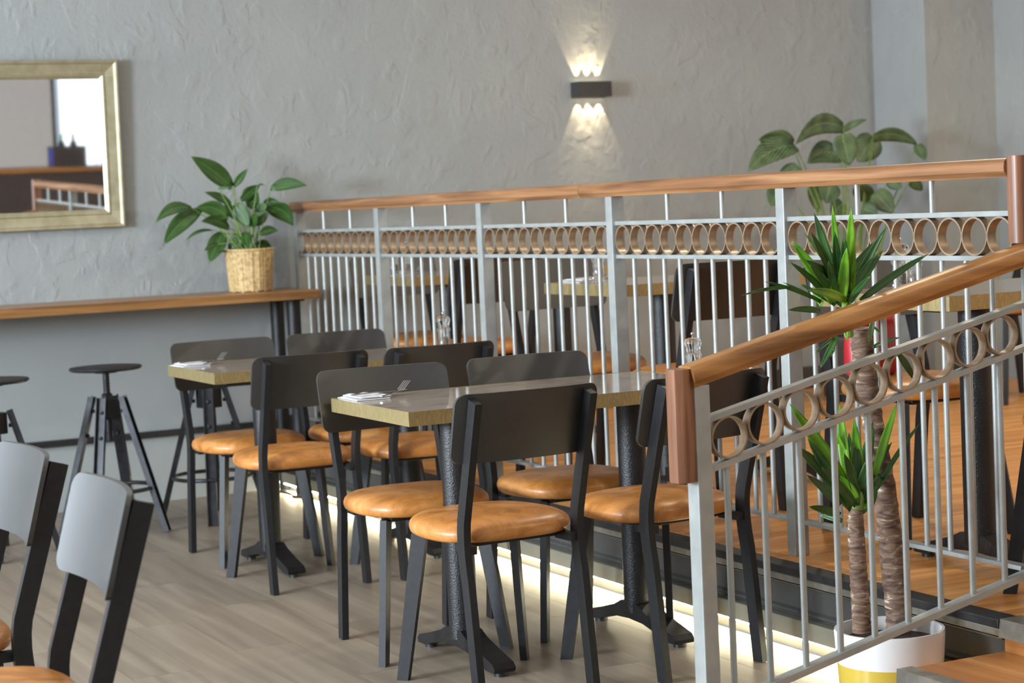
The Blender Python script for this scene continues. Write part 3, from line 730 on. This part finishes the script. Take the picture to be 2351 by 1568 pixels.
for i, inn in enumerate(((0, 0, 1), (-1, 0, 0), (0, 0, -1), (1, 0, 0))):
    r = obj('frame_side', miter(cs[i], cs[(i+1) % 4], inn), 'gold', mir)
    # fine ribs across the cove
    g = G(); a, b = Vector(cs[i]), Vector(cs[(i+1) % 4]); t = (b-a).normalized(); ln = (b-a).length; nr = int(ln/.0085)
    for k in range(nr):
        s = ln*(k+.5)/nr; inv = Vector(inn)
        if s < .075 or s > ln-.075: continue
        p = a+t*s
        pts = [(o, d) for o, d in ((.021, -.0335), (.040, -.0285), (.059, -.0225))]
        g.loft([[p+inv*o+t*w+Vector((0, d-e, 0)) for w, e in ((-.0022, -.001), (0, .0022), (.0022, -.001))] for o, d in pts])
    rb_ = obj('ribs', g, 'gold', r); rb_['kind'] = 'stuff'
obj('glass', G().box(-hw+fw-.004, -.012, fw-.004, hw-fw+.004, -.002, hh-fw+.004), 'mirror', mir)

lx0, lx1 = at(1327, 205, 9.17).x, at(1403, 205, 9.17).x; lz1, lz0 = at(1365, 187, 9.17).z, at(1365, 222, 9.17).z
sc = thing('wall_lamp', 'graphite up and down wall lamp with three warm beams each way', 'lamp', ((lx0+lx1)/2, WB, lz0))
lw, lh = (lx1-lx0)/2, lz1-lz0
prof = [(-lw, -.002), (-lw, -.088)] + [(-lw+2*lw*i/10, -.088-.010*math.sin(PI*i/10)) for i in range(1, 10)] + [(lw, -.088), (lw, -.002)]
outer = prof; inner = [(x*.955, min(-.006, y+.005)) for x, y in prof]
g = G(); bm = g.bm
vo = [[bm.verts.new((x, y, z)) for x, y in outer] for z in (0, lh)]; vi = [[bm.verts.new((x, y, z)) for x, y in inner] for z in (0, lh)]
n = len(outer)
for i in range(n):
    j = (i+1) % n
    bm.faces.new((vo[0][i], vo[0][j], vo[1][j], vo[1][i])); bm.faces.new((vi[0][j], vi[0][i], vi[1][i], vi[1][j]))
    bm.faces.new((vo[1][i], vo[1][j], vi[1][j], vi[1][i])); bm.faces.new((vo[0][j], vo[0][i], vi[0][i], vi[0][j]))
obj('housing', g, 'lamp', sc, 40)
obj('inner_plate', G().box(-lw*.95, -.09, lh*.3, lw*.95, -.006, lh*.7), 'lamp', sc)
for s in (-1, 0, 1):
    for up in (1, -1):
        x = s*lw*.62; z = lh*.7 if up > 0 else lh*.3
        e = obj('lens', G().lathe([(.003, 0), (.014, 0), (.012, up*.004), (.003, up*.006)], 14, (x, -.030, z+up*.0005)), 'lens', sc, 40)
        l = bpy.data.lights.new('beam', 'SPOT'); l.energy = 9.5; l.color = (1, .76, .46); l.spot_size = math.radians(50); l.spot_blend = .2; l.shadow_soft_size = .006
        lo = bpy.data.objects.new('beam', l); C.objects.link(lo); lo.parent = e; lo.location = (x, -.028, z+up*.010)
        lo.rotation_euler = (math.radians(3.5) if up < 0 else PI-math.radians(3), 0, 0)

# ------------------------------------------------------------------ plants
def leaf(name, base, tip, width, mat, parent, org, bend=.0, bdir=None, roll=0., fold=.18, shape='lily', nseg=9, face=None):
    base, tip = Vector(base), Vector(tip); t = (tip-base); ln = t.length; t.normalize()
    view = (face if face is not None else (CAM-base)).normalized()
    n = (view - t*view.dot(t)).normalized(); n = Matrix.Rotation(roll, 3, t) @ n; s = t.cross(n).normalized()
    bd = (bdir or Vector((0, 0, 1))); bd = (bd - t*bd.dot(t))
    me = bpy.data.meshes.new(name); vs = []; fs = []; uvs = []
    for i in range(nseg+1):
        a = i/nseg
        if shape == 'lily': w = math.sin(PI*min(1, a*.94+.06)**.85)**.9 if a < 1 else 0.0
        elif shape == 'round': w = math.sin(PI*(a*.93+.07)**.75)**.7 if a < 1 else 0.0
        else: w = min(1, .62+1.3*a)*(1-a**3.0)**.8
        w = max(w, .02)*width/2
        p = base + t*(ln*a) + bd*(bend*ln*4*a*(1-a))
        for k, q in enumerate((-1, -.5, 0, .5, 1)):
            vs.append(p + s*(w*q) + n*(abs(q)*w*fold*2 - w*fold) - org); uvs.append((k/4, a))
    for i in range(nseg):
        for k in range(4): fs.append((i*5+k, i*5+k+1, i*5+k+6, i*5+k+5))
    me.from_pydata([tuple(v) for v in vs], [], fs)
    ul = me.uv_layers.new(name='UVMap')
    for lpz in me.loops: ul.data[lpz.index].uv = uvs[lpz.vertex_index]
    me.materials.append(M_[mat])
    for p in me.polygons: p.use_smooth = True
    o = bpy.data.objects.new(name, me); C.objects.link(o); o.parent = parent
    md = o.modifiers.new('thickness', 'SOLIDIFY'); md.thickness = .0007
    return o
def pxm(px, p): return px/FPX*((Vector(p)-CAM).dot(_f))

# peace lily in a woven basket
bc = at(577, 668, 9.0); bc = Vector((bc.x, 9.0, BZ1+.003))
lily = thing('potted_peace_lily', 'leafy green peace lily in a woven seagrass basket on the bar shelf', 'plant', bc)
NB, NR = 40, 15; rt, rbm, hb = .112, .100, .195
g = G(); bm = g.bm; rows = []
for j in range(NR*2+1):
    z = hb*j/(NR*2); row = []
    for i in range(NB*4):
        a = 2*PI*i/(NB*4); ph = (i/4.0)
        col = int(ph//1) ; fr = ph-col; rr_ = rbm+(rt-rbm)*z/hb + .0012*math.sin(col*2.1)
        wv = math.sin(PI*fr)
        bumpv = .0045*wv*(1 if (col % 2 == 0) else .35) * (1 if j % 2 else .25)
        row.append(bm.verts.new(((rr_+bumpv)*math.cos(a), (rr_+bumpv)*math.sin(a), z+.0025*math.sin(col*1.7))))
    rows.append(row)
for a, b in zip(rows, rows[1:]):
    for i in range(NB*4): j = (i+1) % (NB*4); bm.faces.new((a[i], a[j], b[j], b[i]))
bm.faces.new(rows[0][::-1])
obj('basket', g, 'wicker', lily, 35)
obj('rim', G().tube([(rt*math.cos(2*PI*i/36), rt*math.sin(2*PI*i/36), hb) for i in range(37)], .0065, 8), 'wicker', lily, 60)
obj('soil', G().lathe([(.002, .160), (.105, .160), (.105, .172), (.002, .178)], 24), 'soil', lily)
def Z4(x, y): return 340+x/4.355, 340+y/4.355
LL = [(840, 390, 430, 85, 190, .04), (860, 385, 995, 205, 75, .02), (1225, 405, 1585, 375, 125, .10), (1190, 590, 1448, 775, 190, .22), (1150, 570, 1330, 560, 90, .15),
      (440, 600, 75, 745, 125, .16), (520, 620, 150, 975, 175, .10), (800, 700, 470, 600, 160, .16), (830, 560, 565, 440, 85, .05), (930, 520, 1120, 370, 120, .05),
      (1010, 600, 1095, 430, 135, .0), (810, 800, 530, 735, 125, .12), (750, 840, 612, 1150, 180, .05), (880, 850, 882, 1200, 165, .0), (1110, 860, 1300, 825, 95, .12),
      (1075, 770, 1205, 635, 95, .02), (1030, 790, 1085, 640, 95, .0), (880, 560, 1010, 790, 165, .0), (1050, 975, 1245, 1040, 130, .15), (640, 820, 370, 932, 35, .12),
      (800, 1035, 680, 1048, 26, .05), (960, 840, 1000, 1000, 105, 0), (900, 700, 760, 560, 120, .05), (1180, 560, 1060, 640, 90, .0), (700, 960, 560, 1030, 60, .1),
      (700, 400, 830, 395, 30, .0), (1090, 380, 1170, 375, 22, .1)]
for i, (a, b, c, d, w, bend) in enumerate(LL):
    Yb = 9.0 + random.uniform(-.05, .05); Yt = Yb + random.uniform(-.09, .05)
    B = at(*Z4(a, b), Yb); T = at(*Z4(c, d), max(8.82, min(9.16, Yt)))
    leaf('leaf', B, T, pxm(w/4.355, B), 'leaf', lily, bc, bend, None, random.uniform(-.35, .35), .14, 'lily')
    s0_ = Vector((bc.x+random.uniform(-.045, .045), 9.0+random.uniform(-.045, .045), BZ1+.165)); m_ = s0_.lerp(B, .55)+Vector((0, 0, .035))
    obj('stalk', G().tube([s0_-bc, s0_.lerp(m_, .6)-bc, m_-bc, B-bc, B.lerp(T, .1)-bc], [.0035, .003, .0027, .0022, .001], 6), 'stem', lily, 60)

# calathea on the platform by the back wall
YC = 8.55; cb = at(1945, 500, YC); cb = Vector((cb.x, YC, P_))
cal = thing('potted_calathea', 'large striped calathea standing on the platform by the back wall', 'plant', cb)
obj('pot', G().lathe([(.11, 0), (.15, .02), (.175, .30), (.182, .32), (.182, .335), (.165, .335), (.16, .30)], 32), 'lamp', cal, 40)
obj('soil', G().lathe([(.005, .30), (.163, .298), (.163, .305), (.005, .312)], 24), 'soil', cal)
def Zc(x, y): return 1680+x/3.015, y/3.015
CLv = [(420, 1010, 185, 965, 130, .08), (438, 1005, 112, 1185, 150, .10), (775, 885, 440, 1000, 120, .16), (765, 905, 935, 828, 45, .06), (770, 930, 815, 1145, 150, .0), (985, 950, 870, 1120, 170, .0),
       (975, 950, 1290, 1005, 85, .12), (750, 1080, 522, 1130, 140, .22), (340, 1270, 270, 1430, 120, .0), (690, 1270, 650, 1410, 130, .0), (880, 1280, 965, 1410, 120, .0), (990, 1330, 1120, 1470, 130, .0),
       (560, 1270, 600, 1470, 80, .0), (1240, 1240, 1320, 1320, 70, .0), (1080, 1250, 1180, 1300, 80, .05), (770, 1400, 690, 1500, 110, .0), (900, 1440, 1010, 1480, 110, .0), (460, 1150, 320, 1290, 110, .05), (1285, 1000, 1335, 1110, 70, .0)]
for a, b, c, d, w, bend in CLv:
    Yb = YC+random.uniform(-.08, .08); B = at(*Zc(a, b), Yb); T = at(*Zc(c, d), Yb+random.uniform(-.1, .06))
    leaf('leaf', B, T, pxm(w*1.2/3.015, B), 'calathea', cal, cb, bend, None, random.uniform(-.3, .3), .1, 'round', 10)
    s_ = Vector((cb.x+random.uniform(-.06, .06), YC+random.uniform(-.06, .06), P_+.305)); m_ = s_.lerp(B, .6)+Vector((0, 0, .12))
    obj('stalk', G().tube([s_-cb, s_.lerp(m_, .5)-cb, m_-cb, B-cb, B.lerp(T, .08)-cb], [.005, .0045, .004, .003, .0015], 6), 'stem', cal, 60)

# yucca in a two-tone pot by the stairs
PX, PY, PH = 3.085, 4.105, .213
yu = thing('potted_yucca', 'yucca with two bare trunks in a white and yellow pot beside the stairs', 'plant', (PX, PY, 0)); yo = Vector((PX, PY, 0))
obj('pot', G().lathe([(.118, 0), (.128, .006), (.141, PH-.006), (.140, PH), (.133, PH), (.130, PH-.02), (.124, .05)], 48), 'pot', yu, 40)
obj('soil', G().lathe([(.003, PH-.04), (.127, PH-.042), (.127, PH-.034), (.003, PH-.028)], 28), 'soil', yu)
def Zt(x, y): return 1780+x/2.279, 880+y/2.279
def Zu(x, y): return 1700+x/3.484, 450+y/3.484
def trunk(pts, rad, Ys):
    P = [at(u, v, y)-yo for (u, v), y in zip(pts, Ys)]
    # resample with small ring bumps
    out = []; rr = []
    n = 46
    for i in range(n+1):
        f = i/n*(len(P)-1); k = min(int(f), len(P)-2); t = f-k
        p0, p1, p2, p3 = P[max(k-1, 0)], P[k], P[k+1], P[min(k+2, len(P)-1)]
        q = .5*((2*p1)+(p2-p0)*t+(2*p0-5*p1+4*p2-p3)*t*t+(3*p1-p0-3*p2+p3)*t**3)
        out.append(q); rr.append((rad[k]*(1-t)+rad[k+1]*t)*(1+.045*math.sin(i*2.4)+random.uniform(-.025, .025)))
    return G().tube(out, rr, 16)
Y1, Y2 = PY-.03, PY+.035
obj('trunk', trunk([Zt(455, 1300), Zt(447, 1180), Zt(435, 980), Zt(420, 720), Zt(425, 660)], [.0245, .0235, .0225, .0205, .016], [Y1]*5), 'bark', yu, 60)
obj('trunk', trunk([Zt(652, 1285), Zt(645, 1200), Zt(600, 800), Zt(560, 480), Zt(510, 200), Zu(1000, 1400), Zu(955, 1060)], [.036, .034, .032, .029, .027, .029, .029], [Y2]*7), 'bark', yu, 60)
Y3 = PY-.01
UP = [(780, 800, 590, 135, 80, 'd'), (800, 780, 735, 78, 58, 'b'), (880, 800, 885, 95, 78, 'b'), (900, 760, 1165, 250, 58, 'd'), (880, 800, 1140, 435, 75, 'd'), (960, 840, 1505, 462, 56, 'd'), (745, 850, 415, 360, 90, 'b'),
      (700, 800, 398, 530, 48, 'd'), (660, 850, 192, 685, 30, 'd'), (420, 730, 10, 797, 26, 'd'), (640, 920, 385, 912, 46, 'd'), (790, 760, 755, 285, 66, 'd'), (850, 770, 828, 318, 76, 'd'), (810, 850, 850, 415, 80, 'b'),
      (760, 820, 705, 520, 60, 'd'), (700, 560, 560, 360, 16, 'd'), (650, 870, 590, 780, 40, 'b'), (780, 800, 755, 640, 40, 'b'), (900, 800, 1080, 520, 60, 'd'), (840, 820, 890, 440, 58, 'd'), (760, 870, 600, 690, 55, 'd'),
      (820, 860, 835, 740, 40, 'b'), (740, 860, 470, 700, 34, 'd'), (650, 860, 340, 690, 22, 'd'), (860, 860, 1040, 640, 52, 'd'), (730, 780, 560, 560, 50, 'd'),
      (780, 1120, 640, 1380, 42, 'd'), (760, 1130, 605, 1255, 28, 'd'), (860, 1060, 1035, 990, 46, 'd'), (1060, 1210, 1275, 1130, 34, 'd'), (1020, 1010, 1225, 1200, 16, 'd'), (1080, 980, 1170, 955, 26, 'd'), (1270, 1270, 1395, 1480, 50, 'd'),
      (840, 900, 850, 1160, 46, 'b'), (820, 950, 770, 1080, 26, 'b'), (1060, 1000, 1030, 1180, 40, 'd'), (760, 1210, 720, 1290, 18, 'd')]
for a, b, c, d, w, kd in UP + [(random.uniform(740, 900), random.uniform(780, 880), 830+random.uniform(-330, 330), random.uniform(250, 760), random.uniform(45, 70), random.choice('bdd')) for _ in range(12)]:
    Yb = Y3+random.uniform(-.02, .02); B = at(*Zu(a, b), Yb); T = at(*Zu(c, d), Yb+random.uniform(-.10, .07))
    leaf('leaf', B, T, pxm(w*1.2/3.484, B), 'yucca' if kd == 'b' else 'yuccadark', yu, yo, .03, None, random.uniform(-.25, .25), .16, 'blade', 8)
obj('leaf_heart', G().tube([at(*Zu(870, 1120), Y3+.01)-yo, at(*Zu(850, 980), Y3)-yo, at(*Zu(835, 800), Y3)-yo], [.012, .016, .008], 10), 'stem', yu, 60)
LO = [(380, 560, 75, 108, 66, 'b'), (340, 560, 110, 330, 58, 'd'), (340, 640, 165, 480, 44, 'd'), (400, 640, 258, 335, 66, 'd'), (370, 480, 335, 108, 48, 'b'), (440, 560, 412, 185, 58, 'b'), (460, 520, 512, 198, 55, 'd'), (520, 480, 638, 102, 42, 'b'),
      (560, 500, 758, 208, 24, 'd'), (390, 610, 517, 448, 80, 'b'), (520, 560, 632, 392, 36, 'd'), (340, 690, 175, 645, 42, 'd'), (350, 720, 230, 690, 30, 'd'), (400, 660, 298, 525, 50, 'd'), (430, 600, 360, 365, 45, 'd'),
      (420, 640, 385, 260, 60, 'd'), (470, 600, 470, 300, 60, 'd'), (350, 600, 170, 290, 55, 'd'), (480, 660, 530, 540, 50, 'd'), (400, 720, 380, 760, 30, 'd'), (420, 690, 500, 640, 40, 'd')]
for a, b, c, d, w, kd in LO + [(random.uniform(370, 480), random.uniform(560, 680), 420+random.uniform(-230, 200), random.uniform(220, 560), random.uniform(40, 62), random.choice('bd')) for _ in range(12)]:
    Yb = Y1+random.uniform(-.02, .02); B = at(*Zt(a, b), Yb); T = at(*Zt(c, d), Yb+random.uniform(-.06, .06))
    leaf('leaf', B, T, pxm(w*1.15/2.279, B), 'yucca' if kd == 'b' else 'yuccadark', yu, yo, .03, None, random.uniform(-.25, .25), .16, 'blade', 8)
obj('leaf_heart', G().tube([at(*Zt(425, 690), Y1)-yo, at(*Zt(425, 600), Y1)-yo, at(*Zt(420, 500), Y1)-yo], [.015, .018, .007], 10), 'stem', yu, 60)

# ------------------------------------------------------------------ the counter behind the camera, seen in the mirror
ct = thing('service_counter', 'wooden service counter opposite the mirror', 'counter', (5.6, -1.6, P_))
obj('counter_body', G().box(-1.6, -.3, 0, 1.6, .3, 1.08, .005), 'darkbox', ct)
obj('worktop', G().box(-1.65, -.34, 1.081, 1.65, .34, 1.13, .005), 'barwood', ct)
CZ = P_+1.1302
cr = thing('bottle_crate', 'dark crate of bottles on the counter seen in the mirror', 'crate', (5.05, -1.6, CZ))
for q in ((-.16, -.14, -.15, .14), (.15, -.14, .16, .14), (-.15, -.14, .15, -.13), (-.15, .13, .15, .14)):
    obj('side', G().box(q[0], q[1], 0, q[2], q[3], .2), 'darkbox', cr)
obj('base', G().box(-.15, -.13, 0, .15, .13, .01), 'darkbox', cr)
obj('card', G().box(-.161-.003, -.05, .02, -.161, .05, .18), 'blue', cr)
BP = [(.005, 0), (.036, .001), (.037, .19), (.030, .225), (.014, .25), (.013, .30), (.015, .301), (.015, .312), (.003, .313)]
for i, (x, m) in enumerate(((5.0, 'green'), (5.12, 'amber'))):
    o = obj('bottle', G().lathe(BP, 20), m, None, 40, loc=(x, -1.6, CZ+.0102)); tag(o, ('green' if m == 'green' else 'amber')+' glass bottle standing in the dark crate on the counter', 'bottle', 'bottles on the counter')
GP = [(.003, 0), (.032, .001), (.038, .13), (.036, .13), (.03, .008), (.003, .007)]
gm = G().lathe(GP, 20).mesh('tumbler')
for i in range(8):
    tag(obj('tumbler', gm, 'acrylic', None, 40, loc=(5.35+.09*i, -1.5-.08*(i % 2), CZ)), 'clear tumbler in the row of glasses on the counter', 'glass', 'glasses on the counter')
